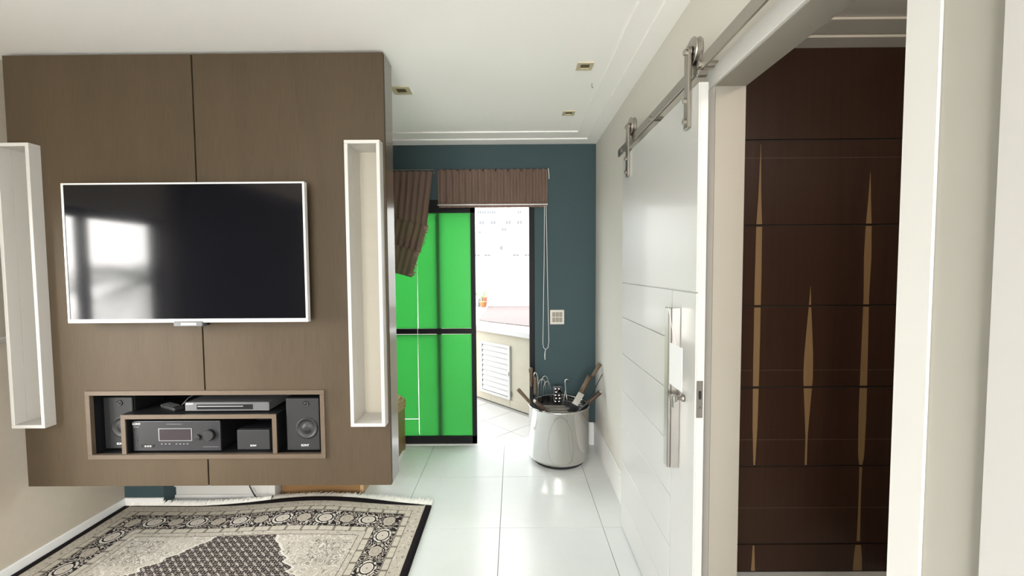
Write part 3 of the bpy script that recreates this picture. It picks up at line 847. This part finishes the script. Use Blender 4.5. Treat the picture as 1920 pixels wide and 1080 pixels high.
b2 = thing('broken_straw_blind', 'brown straw blind hanging broken and frayed beside the panel', 'blind', (-1.15, 3.60, 1.5))
def sh(top, dx, dz, span):      # right edge leans in, lower edge drops to the right
    def f(p, a, c):
        k = (top - p.z) / span
        return Vector((p.x - dx * k * (.25 + .75 * a * a), p.y, p.z - dz * a * (1 if c < .9 else .6)))
    return f
mk('fold', corrugated(-1.55, -.676, 2.03, 2.372, 3.596, .009, .054, shear=lambda p, a, c: Vector((p.x - .062 * (1 - c) * (.25 + .75*a*a), p.y, p.z - .115 * a * a * (1 - c)))), M_blind, b2, True)
mk('fold', corrugated(-1.55, -.732, 1.83, 2.06, 3.612, .009, .054, shear=lambda p, a, c: Vector((p.x - .070 * (1 - c) * (.25 + .75*a*a), p.y, p.z - .14 * a * a))), M_blind, b2, True)
mk('fold', corrugated(-1.55, -.782, 1.575, 1.88, 3.624, .005, .054, shear=lambda p, a, c: Vector((p.x - .100 * (1 - c) * (.25 + .75*a*a), p.y, p.z - .10 * a * a))), M_blind, b2, True)
mk('head_rod', T([(-1.55, 3.600, 2.376), (-.672, 3.600, 2.385), (-.668, 3.600, 2.35)], .004, 8), M_rail, b2)
bm = bmesh.new()
for k in range(64):
    f_ = k / 63.0
    pts_ = [(-.738, 2.02), (-.748, 1.93), (-.742, 1.88), (-.80, 1.72), (-.838, 1.66), (-.868, 1.52), (-.885, 1.495)]
    q_ = f_ * (len(pts_) - 1); i_ = min(int(q_), len(pts_) - 2); r_ = q_ - i_
    x = pts_[i_][0] + (pts_[i_+1][0] - pts_[i_][0]) * r_; z = pts_[i_][1] + (pts_[i_+1][1] - pts_[i_][1]) * r_
    ln = random.uniform(.004, .028); dz = random.uniform(-.014, .004)
    y_ = 3.618 + random.uniform(-.004, .004)
    tube(bm, [(x - .020, y_, z + .003), (x - .006, y_, z), (x + ln, y_, z + dz)], [.005, .005, .0025], 5)
mk('frayed_edge', bm, M_blind, b2, False, 'stuff')
mk('hanging_cord', T([(-.832, 3.630, 1.66), (-.836, 3.632, 1.2), (-.838, 3.634, 1.03), (-.841, 3.635, .80)], .003, 6), M_cord, b2)

# wall switch
sw = thing('light_switch', 'beige six key light switch plate on the teal wall', 'light switch', (.37, YB, 1.062))
mk('plate', B(.311, .433, YB - .010, YB - .0005, 1.062, 1.188, .004, 2), M_switch, sw)
for a in range(3):
    for c in range(2):
        mk('key', B(.329 + a*.030, .356 + a*.030, YB - .0125, YB - .0095, 1.082 + c*.046, 1.122 + c*.046, .0015), M_jamb, sw)

# ================================================================== STEEL DRUM AND TOOLS
DC = (.357, 3.372, .030); DR = .243; DH = .425
dm = thing('steel_drum', 'polished stainless steel barbecue drum in the corner', 'drum', (DC[0], DC[1], 0))
prof = [(0, .012), (.20, .012), (.215, 0), (.232, .004), (.240, .016), (DR, .030), (DR, DH - .012), (DR + .004, DH - .010), (DR + .005, DH - .002), (DR + .001, DH),
        (DR - .006, DH - .002), (DR - .007, DH - .014), (DR - .007, .03), (0, .024)]
mk('shell', lathe(bmesh.new(), prof, DC, 96), M_drum, dm, True)
mk('base_ring', lathe(bmesh.new(), [(.20, .0005), (.205, .002), (.205, .0415), (.19, .0415), (.19, .0005)], (DC[0], DC[1], 0), 48), M_dsteel, dm, True)
gr = thing('grill_grate', 'dark round barbecue grate lying inside the steel drum', 'grill grate', (DC[0], DC[1], .385))
mk('rim', lathe(bmesh.new(), [(.232, 0), (.232, .008), (.224, .008), (.224, 0), (.232, 0)], (DC[0], DC[1], .385), 48), M_dsteel, gr, True)
mk('pan', lathe(bmesh.new(), [(.224, -.012), (.224, -.006), (0, -.006)], (DC[0], DC[1], .385), 48), M_core, gr, True)
for k in range(-8, 9):
    y = DC[1] + k * .0245; h = math.sqrt(max(.0001, .226**2 - (k*.0245)**2))
    mk('bar', T([(DC[0] - h, y, .390), (DC[0] + h, y, .390)], .0035, 6), M_dsteel, gr)
GRP = 'barbecue tools in the steel drum'
def tool(name, label, cat): return thing(name, label, cat, (DC[0], DC[1], .395), GRP)
def handle(par, p0, p1, r0, r1, m_, n=10):
    p0, p1 = Vector(p0), Vector(p1)
    pts = [p0 + (p1 - p0) * f for f in (0, .03, .12, .35, .7, .95, 1)]
    rr = [r0 * .6, r0, r0 * 1.02, r0 * .85 + r1 * .1, r1, r1 * 1.05, r1 * .7]
    return mk('handle', T(pts, rr, n), m_, par, True)
def blade(par, p0, p1, w0, w1, th=.002, m_=None, nrm=(0, -1, 0)):
    p0, p1 = Vector(p0), Vector(p1); ax = (p1 - p0).normalized(); n = Vector(nrm); s = ax.cross(n).normalized()
    poly = [p0 - s*w0/2, p0 + s*w0/2, p1 + s*w1*.5, p1 - s*w1*.35]
    return mk('blade', prism(bmesh.new(), poly, Vector(nrm) * th), m_ or M_chrome, par)
k = tool('carving_knife', 'wooden handled knife leaning out on the left over the drum rim', 'knife')
handle(k, (.026, 3.30, .592), (.125, 3.318, .475), .0155, .013, M_handleL)
blade(k, (.125, 3.318, .475), (.185, 3.34, .402), .024, .016)
k = tool('fork', 'upright barbecue fork with knobbed wooden handle by the black door frame', 'fork')
mk('handle', T([(.136, 3.47, .722), (.136, 3.47, .715), (.137, 3.47, .695), (.138, 3.468, .675), (.139, 3.466, .62), (.140, 3.464, .565)], [.010, .018, .019, .0135, .013, .008], 12), M_handleL, k, True)
mk('shaft', T([(.140, 3.464, .565), (.150, 3.45, .40)], .004, 6), M_dsteel, k)
k = tool('spatula', 'upright tool with steel hanging loop on its wooden handle', 'spatula')
handle(k, (.170, 3.42, .655), (.168, 3.41, .515), .0135, .012, M_handleL)
mk('hanging_loop', T([(.161, 3.42, .648), (.158, 3.42, .675), (.166, 3.42, .694), (.180, 3.42, .688), (.190, 3.42, .655), (.195, 3.42, .58), (.198, 3.42, .50)], .0035, 8), M_chrome, k, True)
mk('shaft', T([(.168, 3.41, .515), (.175, 3.40, .397)], .005, 6), M_dsteel, k)
k = tool('scraper', 'short dark handled scraper resting on the front rim of the drum', 'scraper')
handle(k, (.160, 3.215, .520), (.235, 3.222, .453), .0165, .014, M_handleD)
mk('shaft', T([(.235, 3.222, .453), (.29, 3.24, .399)], .005, 6), M_dsteel, k)
mk('ferrule', T([(.148, 3.214, .528), (.160, 3.215, .520)], [.012, .0165], 10), M_chrome, k)
k = tool('whisk', 'thin wire skewer rack with curled loops at the back of the drum', 'rack')
for (cx, zt) in ((.225, .62), (.250, .645), (.268, .600)):
    mk('wire_loop', T([(cx - .028, 3.50, .40), (cx - .024, 3.50, zt - .05), (cx - .012, 3.50, zt - .012), (cx + .006, 3.50, zt), (cx + .024, 3.50, zt - .012), (cx + .036, 3.50, zt - .06), (cx + .040, 3.50, .40)], .0024, 6), M_chrome, k, True)
k = tool('meat_hook', 'slim steel meat hook standing in the middle of the drum', 'hook')
mk('hook', T([(.452, 3.46, .606), (.446, 3.46, .622), (.432, 3.46, .626), (.420, 3.46, .616), (.420, 3.46, .590), (.424, 3.46, .54), (.405, 3.45, .44), (.40, 3.45, .397)], .0042, 8), M_chrome, k, True)
mk('prong', T([(.424, 3.46, .54), (.436, 3.46, .45), (.44, 3.46, .397)], .0032, 6), M_chrome, k, True)
k = tool('coiled_chain', 'perforated steel strip standing beside the meat hook', 'grater')
for a in range(2):
    for c in range(5):
        bm = lathe(bmesh.new(), [(.0155, -.003), (.0155, .003), (.0095, .003), (.0095, -.003), (.0155, -.003)], (.345 + a * .030 + (c % 2) * .006, 3.50, .422 + c * .027), 14, 'Y')
        mk('ring', bm, M_chrome, k, True)
mk('backing', B(.325, .395, 3.508, 3.511, .397, .555), M_dsteel, k)
k = tool('cleaver', 'broad steel spatula with thick brown wooden handle at the right', 'spatula')
handle(k, (.604, 3.33, .690), (.533, 3.31, .560), .0225, .0235, M_handleD, 12)
mk('handle_side', T([(.592, 3.318, .678), (.525, 3.296, .562)], [.014, .016], 8), M_handleL, k, True)
blade(k, (.530, 3.30, .556), (.478, 3.28, .470), .050, .058, .003, M_chrome)
blade(k, (.478, 3.28, .470), (.445, 3.29, .398), .058, .05, .003, M_dsteel)
k = tool('long_knife', 'long dark handled knife rising highest at the right of the drum', 'knife')
handle(k, (.690, 3.36, .778), (.625, 3.365, .672), .0165, .0125, M_handleL)
mk('shaft', T([(.625, 3.365, .672), (.56, 3.38, .55), (.50, 3.39, .40)], [.009, .007, .005], 8), M_dsteel, k)
k = tool('skewer', 'single thin steel skewer pointing out towards the right wall', 'skewer')
mk('rod', T([(.698, 3.30, .712), (.692, 3.302, .700), (.60, 3.33, .50), (.555, 3.345, .400)], [.001, .0035, .0035, .0035], 6), M_dsteel, k)
k = tool('basting_brush', 'reddish wooden handled tool leaning low over the right rim', 'brush')
handle(k, (.676, 3.28, .572), (.575, 3.285, .478), .0185, .0155, M_handleD, 12)
mk('end_cap', T([(.680, 3.28, .577), (.674, 3.28, .570)], [.009, .018], 12), M_chrome, k, True)
mk('shaft', T([(.575, 3.285, .478), (.50, 3.30, .402)], .007, 8), M_dsteel, k)
for i in range(11):
    a = -.18 + random.uniform(-.10, .10); cx = .335 + random.uniform(-.05, .05); cy = 3.22 + i * .022; L_ = random.uniform(.09, .13)
    z = .3985 + .006 * (i % 3) 
    o = mk('flat_skewer', T([(cx - L_*math.cos(a), cy + L_*math.sin(a)*.4, z + .012), (cx + L_*math.cos(a), cy - L_*math.sin(a)*.4, z)], .0032, 6), M_chrome)
    tag(o, 'thin steel skewer lying flat across the top of the drum grate', 'skewer', 'flat skewers on the drum grate')

# ================================================================== SLIDING BARN DOOR
bd = thing('sliding_door', 'white sliding barn door with horizontal grooves hung from a steel rail', 'door', (.65, 1.97, 0.008))
SY0, SY1, SZ0, SZ1 = 1.466, 2.47, .008, 2.178
mk('core', B(.640, .667, SY0, SY1, SZ0, SZ1, .001), M_door, bd)
gy = 1.690; gz = 1.46; s_ = .0022
mk('upper_panel', B(.634, .6398, SY0, SY1, gz + s_, SZ1, .0012), M_door, bd)
mk('stile', B(.634, .6398, SY0, gy - s_ * 2, SZ0, gz - s_, .0012), M_door, bd)
zz = [SZ0, .185, .40, .615, .83, 1.045, 1.26, gz]
for a, c in zip(zz, zz[1:]):
    mk('plank', B(.634, .6398, gy + s_, SY1, a + s_ * .6, c - s_ * .6, .0012), M_door, bd)
h = mk('pull_handle', B(.588, .600, 1.600, 1.640, .775, 1.395, .002), M_chrome, bd)
for z in (.86, 1.31):
    mk('handle_post', B(.6002, .634, 1.606, 1.634, z - .015, z + .015, .002), M_chrome, h)
mk('handle_side', B(.6002, .632, 1.597, 1.606, .775, 1.395, .001), M_chrome, h)
lk = mk('lock_plate', B(.640, .662, SY0 - .002, SY0 + .001, 1.018, 1.150, .0009), M_switch2, bd)
mk('latch', B(.646, .656, SY0 - .004, SY0 - .0015, 1.085, 1.115, .0008), M_dsteel, lk)
mk('screw', lathe(bmesh.new(), [(.004, 0), (.004, -.0015), (0, -.0018)], (.651, SY0 - .002, 1.055), 10, 'Y'), M_chrome, lk)
ky = mk('lock_cylinder', lathe(bmesh.new(), [(.014, 0), (.014, -.010), (.009, -.012), (.008, -.030), (0, -.030)], (.634, 1.560, 1.060), 20, 'X'), M_rail, bd, True)
mk('key', B(.588, .606, 1.545, 1.575, 1.048, 1.072, .004, 2), M_chrome, ky)
mk('key', B(.584, .588, 1.538, 1.556, 1.030, 1.076, .0018), M_chrome, ky)
card = thing('hanging_card', 'blank white card hanging in front of the steel pull handle', 'card', (.584, 1.55, 1.10))
mk('card', B(.5835, .5855, 1.455, 1.575, 1.112, 1.268, .0008), M_print, card)
mk('string', T([(.5845, 1.52, 1.268), (.5865, 1.60, 1.398), (.598, 1.62, 1.3965)], .0012, 5), M_cord, card)
def hanger(y):
    st_ = mk('hanger_strap', B(.621, .6338, y - .020, y + .020, 2.045, 2.315, .003), M_rail, bd)
    mk('strap_top', lathe(bmesh.new(), [(0, 0), (.020, 0), (.020, .012), (0, .012)], (.6215, y, 2.315), 24, 'X'), M_rail, st_)
    mk('wheel', lathe(bmesh.new(), [(0, 0), (.047, 0), (.049, .004), (.045, .008), (.045, .018), (.049, .022), (.047, .026), (0, .026)], (.637, y, 2.3165), 36, 'X'), M_rail, st_)
    mk('back_plate', B(.665, .672, y - .018, y + .018, 2.280, 2.345, .002), M_rail, st_)
    for z in (2.072, 2.145, 2.315):
        mk('bolt', lathe(bmesh.new(), [(.0105, 0), (.0105, -.009), (.008, -.011), (0, -.011)], (.621, y, z), 6, 'X'), M_rail, st_)
hanger(1.545); hanger(2.34)
ra = thing('door_rail', 'long satin steel rail of the sliding door mounted above the doorway', 'rail', (.65, 1.4, 2.22))
mk('bar', B(.6455, .6545, .20, 2.63, 2.226, 2.270, .001), M_rail, ra)
for y in (.45, .98, 1.487, 2.02, 2.55):
    sd = mk('standoff', lathe(bmesh.new(), [(.011, 0), (.011, .0498)], (.6548, y, 2.247), 18, 'X'), M_rail, ra)
    mk('bolt_head', lathe(bmesh.new(), [(.013, 0), (.013, -.006), (0, -.007)], (.6453, y, 2.247), 6, 'X'), M_rail, sd)
mk('end_stop', B(.636, .6685, 1.478, 1.496, 2.205, 2.2255, .002), M_rail, ra)

# ================================================================== CEILING LIGHTS
def downlight(x, y, s, label):
    r = thing('downlight', label, 'downlight', (x, y, ZC), 'recessed ceiling downlights')
    bm = bmesh.new(); h = s / 2; q_ = s * .27; z0, z1 = ZC - .006, ZC - .0003
    box(bm, x - h, x + h, y - h, y - q_, z0, z1, .001); box(bm, x - h, x + h, y + q_, y + h, z0, z1, .001)
    box(bm, x - h, x - q_, y - q_, y + q_, z0, z1); box(bm, x + q_, x + h, y - q_, y + q_, z0, z1)
    mk('frame', bm, M_gold, r)
    mk('lamp', B(x - q_, x + q_, y - q_, y + q_, ZC - .0015, ZC - .0004), M_lampin, r)
downlight(.383, 2.285, .086, 'square gold downlight in the ceiling nearest the sliding door rail')
downlight(.385, 2.96, .084, 'small square gold downlight in the ceiling nearest the teal wall')
downlight(-.664, 2.57, .108, 'square gold downlight in the ceiling right beside the wood panel')
tag(mk('ceiling_hook', T([(.46, 2.50, ZC), (.46, 2.50, ZC - .022), (.463, 2.495, ZC - .028), (.467, 2.50, ZC - .022)], .0022, 6), M_rail), 'tiny metal hook screwed into the ceiling between two downlights', 'hook')

# ================================================================== TERRACE
ter = struct('terrace_floor', B(-6, 6, YB + .15, 9, -.10, -.012), M_grout)
A = Vector((.692, -.722, 0)).normalized(); N_ = Vector((A.y * -1, A.x, 0))      # along the low wall, away from the camera
P0 = Vector((-.439, 5.043, 0))
tsz = .40
ref = Vector((-.037, 3.935, 0))
tm = None
for i in range(-7, 7):
    for j in range(-3, 5):
        c = ref + A * (i * tsz) + N_ * (j * tsz)
        ce = c + (A + N_) * tsz / 2
        if ce.y < 3.52 or ce.y > 7 or abs(ce.x) > 2.2 or (ce - P0).dot(N_) > .1: continue
        if tm is None:
            tm = mk('tile', B(.002, tsz - .002, .002, tsz - .002, -.012, -.001, .001), M_tout, ter)
            o = tm
        else:
            o = tm.copy(); COL.objects.link(o)
        o.parent = ter; o.location = (c.x, c.y, 0); o.rotation_euler = (0, 0, math.atan2(A.y, A.x))
        if min(c.y, (c + A * tsz).y) < 3.79:      # cut at the door sill
            bm = B(.002, tsz - .002, .002, tsz - .002, -.012, -.001, .001)
            bmesh.ops.rotate(bm, verts=bm.verts, cent=(0, 0, 0), matrix=Matrix.Rotation(math.atan2(A.y, A.x), 3, 'Z'))
            bmesh.ops.bisect_plane(bm, geom=bm.verts[:] + bm.edges[:] + bm.faces[:], plane_co=(0, 3.79 - c.y, 0), plane_no=(0, -1, 0), clear_outer=True)
            me_ = bpy.data.meshes.new('tile'); bm.to_mesh(me_); bm.free(); me_.materials.append(M_tout)
            if o is tm: tm = None
            o.data = me_; o.rotation_euler = (0, 0, 0)
def wp(s, z, off=0): return P0 + A * s - N_ * off + Vector((0, 0, z))
pf = thing('raised_platform', 'raised terrace platform with beige wall, white coping and wooden deck', 'platform', tuple(P0))
sL, sR = -1.15, 1.50
pa, pb = wp(sL, 0), wp(sR, 0)
mk('wall', prism(bmesh.new(), [pa, pb, (1.9, 4.2, 0), (1.9, 7.7, 0), (-1.26, 7.7, 0)], (0, 0, .81)), M_stone, pf)
pa, pb = wp(sL, .8102, .03), wp(sR, .8102, .03)
mk('coping', prism(bmesh.new(), [pa, pb, (1.9, 4.15, .8102), (1.9, 7.7, .8102), (-1.29, 7.7, .8102)], (0, 0, .055)), M_coping, pf)
for k in range(15):
    y0 = 4.72 + k * .20; y1 = y0 + .192
    if y1 > 7.69: break
    xa = max(-.46, -.44 + (5.43 - y0) * 1.127); xb = max(-.46, -.44 + (5.43 - y1) * 1.127)
    mk('plank', prism(bmesh.new(), [(xa, y0, .8655), (1.85, y0, .8655), (1.85, y1, .8655), (xb, y1, .8655)], (0, 0, .012)), M_deck, pf)
for k in range(-3, 5):
    s0 = .247 + (k - 1) * .327; s1 = s0 + .323
    if s0 < sL + .02 or s1 > sR - .02: continue
    a_, b_ = wp(s0, .0005, .001), wp(s1, .0005, .001)
    mk('skirting_tile', prism(bmesh.new(), [a_, b_, b_ - N_ * .01, a_ - N_ * .01], (0, 0, .082)), M_stone, pf)
vn = thing('louvre_vent', 'white louvred vent door set in the beige platform wall', 'vent', tuple(wp(.32, .085, .01)))
def slab(s0, s1, z0, z1, o0, o1): return prism(bmesh.new(), [wp(s0, z0, o0), wp(s1, z0, o0), wp(s1, z0, o1), wp(s0, z0, o1)], (0, 0, z1 - z0))
bm = bmesh.new()
for (a_, b_, c_, d_) in ((.065, .578, .086, .115), (.065, .578, .66, .69), (.065, .100, .115, .66), (.543, .578, .115, .66)):
    prism(bm, [wp(a_, c_, .001), wp(b_, c_, .001), wp(b_, c_, .022), wp(a_, c_, .022)], (0, 0, d_ - c_))
mk('frame', bm, M_coping, vn)
mk('backing', slab(.10, .543, .115, .66, .001, .004), M_grey, vn)
for k in range(9):
    z = .122 + k * .0595
    bm = prism(bmesh.new(), [wp(.102, z, .020), wp(.541, z, .020), wp(.541, z + .050, .006), wp(.102, z + .050, .006)], Vector((0, 0, .006)) - N_ * .001)
    mk('slat', bm, M_coping, vn)
mk('latch', slab(.552, .568, .36, .40, .022, .032), M_chrome, vn)
mk('hinge', slab(.582, .594, .13, .18, .001, .015), M_grey, vn)
struct('wall_terrace', B(-6, 6, 7.77, 7.95, -.1, 1.77), M_ext)
# potted plants
def pot(x, y, z, r, h_, m_, label, tw):
    p = thing('potted_plant', label, 'potted plant', (x, y, z), 'small pots on the platform coping')
    mk('pot', lathe(bmesh.new(), [(r*.7, 0), (r*.95, h_*.85), (r*1.08, h_*.86), (r*1.08, h_), (r*.9, h_), (r*.85, h_*.9), (0, h_*.9)], (x, y, z), 20), m_, p, True)
    for (dx, dz) in tw:
        bm = T([(x, y, z + h_*.9), (x + dx*.4, y, z + h_ + dz*.6), (x + dx, y - .02, z + h_ + dz)], [.004, .003, .002], 5)
        s = mk('stem', bm, M_leaf, p)
        for q in range(4):
            f_ = .4 + q * .2; c = Vector((x + dx*f_, y - .01, z + h_ + dz*f_))
            lf = [c, c + Vector((.022 * (1 if q % 2 else -1), -.004, .010)), c + Vector((.045 * (1 if q % 2 else -1), 0, .028)), c + Vector((.018 * (1 if q % 2 else -1), .004, .026))]
            mk('leaf', prism(bmesh.new(), lf, (0, .002, 0)), M_leaf, s)
cz = .8655
pot(-.545, 7.40, cz, .062, .105, M_orange, 'orange flower pot with green sprigs on the terrace platform', [(.03, .16), (-.02, .10), (.06, .10)])
pot(-.645, 7.50, cz, .055, .165, M_greyp, 'grey pot with small leaves behind the orange pot on the platform', [(-.02, .08), (.02, .10)])
pot(-.535, 7.58, cz, .055, .185, M_redp, 'red pot behind the orange pot on the terrace platform', [(.01, .10), (.04, .06)])
tag(mk('garden_stick', T([(-.44, 7.34, 1.08), (-.39, 7.33, 1.01), (-.345, 7.32, .93), (-.335, 7.32, .884)], .007, 6), M_greyp), 'thin grey stick leaning beside the orange pot on the deck', 'stick')
# far building
fb_ = thing('apartment_building', 'white apartment facade far behind the terrace wall', 'building', (0, 40, -8))
mk('wall', B(-16, 16, 40, 52, -8, 24), M_ext, fb_)
def fpx(px, py): return (px - 963) / 790 * 40, 1.55 + (500 - py) / 790 * 40
def fwin(px, py, wpx, hpx):
    x, z = fpx(px, py); a, c = wpx / 790 * 20, (hpx + 2) / 790 * 20
    wn = mk('window', B(x - a, x + a, 39.93, 40.0, z - c, z + c), M_coping, fb_)
    n = max(1, round(wpx / 5))
    for q in range(n):
        x0 = x - a + 2*a*q/n; mk('pane', B(x0 + .02, x0 + 2*a/n - .02, 39.91, 39.929, z - c + .02, z + c - .02), M_extwin, wn)
for row in ((396, (900, 908, 918, 926, 974), 8, 4), (415, (880, 903.5, 925, 953, 974, 996), 10, 5), (428, (945,), 10, 4), (433, (900,), 5, 3), (462, (940,), 6, 6),
            (477, (894, 914, 967, 989), 12, 5), (360, (885, 905, 925, 953, 974), 10, 5), (330, (885, 905, 925, 953, 974), 10, 5)):
    for px in row[1]: fwin(px, row[0], row[2], row[3])
mk('ledge', B(-16, 16, 39.85, 40.0, 2.46, 2.52), M_grey, fb_)
# ground and the palm outside the left window
struct('ground', B(-60, 60, -60, 60, -8.2, -8.0), M_ground)
palm = thing('palm_tree', 'green palm outside the left window seen mirrored in the television screen', 'tree', (-5.3, -2.1, -8))
mk('trunk', T([(-5.3, -2.1, -8), (-5.25, -2.1, -4), (-5.2, -2.1, 1.35)], [.18, .15, .11], 10), M_handleL, palm, True)
for k in range(16):
    a = 2*PI*k/16 + random.uniform(-.15, .15); rise = random.uniform(.1, .9); L_ = random.uniform(1.3, 1.9)
    c0 = Vector((-5.2, -2.1, 1.35)); dirv = Vector((math.cos(a), math.sin(a), 0))
    spine = [c0 + dirv * L_ * f + Vector((0, 0, rise * 1.6 * f - 1.9 * f * f * (1.15 - rise * .5))) for f in [q/9 for q in range(10)]]
    bm = bmesh.new(); tube(bm, spine, [.018 * (1 - q / 11) for q in range(10)], 5)
    for q in range(1, 10):
        for sub in (0, .5):
            c = spine[q] if q == 9 or sub == 0 else spine[q].lerp(spine[q+1], .5)
            tdir = (spine[q] - spine[q-1]).normalized(); sd = tdir.cross(Vector((0, 0, 1))).normalized()
            for sg in (-1, 1):
                ln = .45 * math.sin(PI * (.15 + .8 * q / 10))
                tip = c + (sd * sg * .8 + tdir * .5) * ln + Vector((0, 0, -.35 * ln))
                vs = [bm.verts.new(c), bm.verts.new(c.lerp(tip, .4) + tdir * .02), bm.verts.new(tip), bm.verts.new(c.lerp(tip, .4) - tdir * .02)]
                bm.faces.new(vs)
    mk('frond', bm, M_leaf, palm)
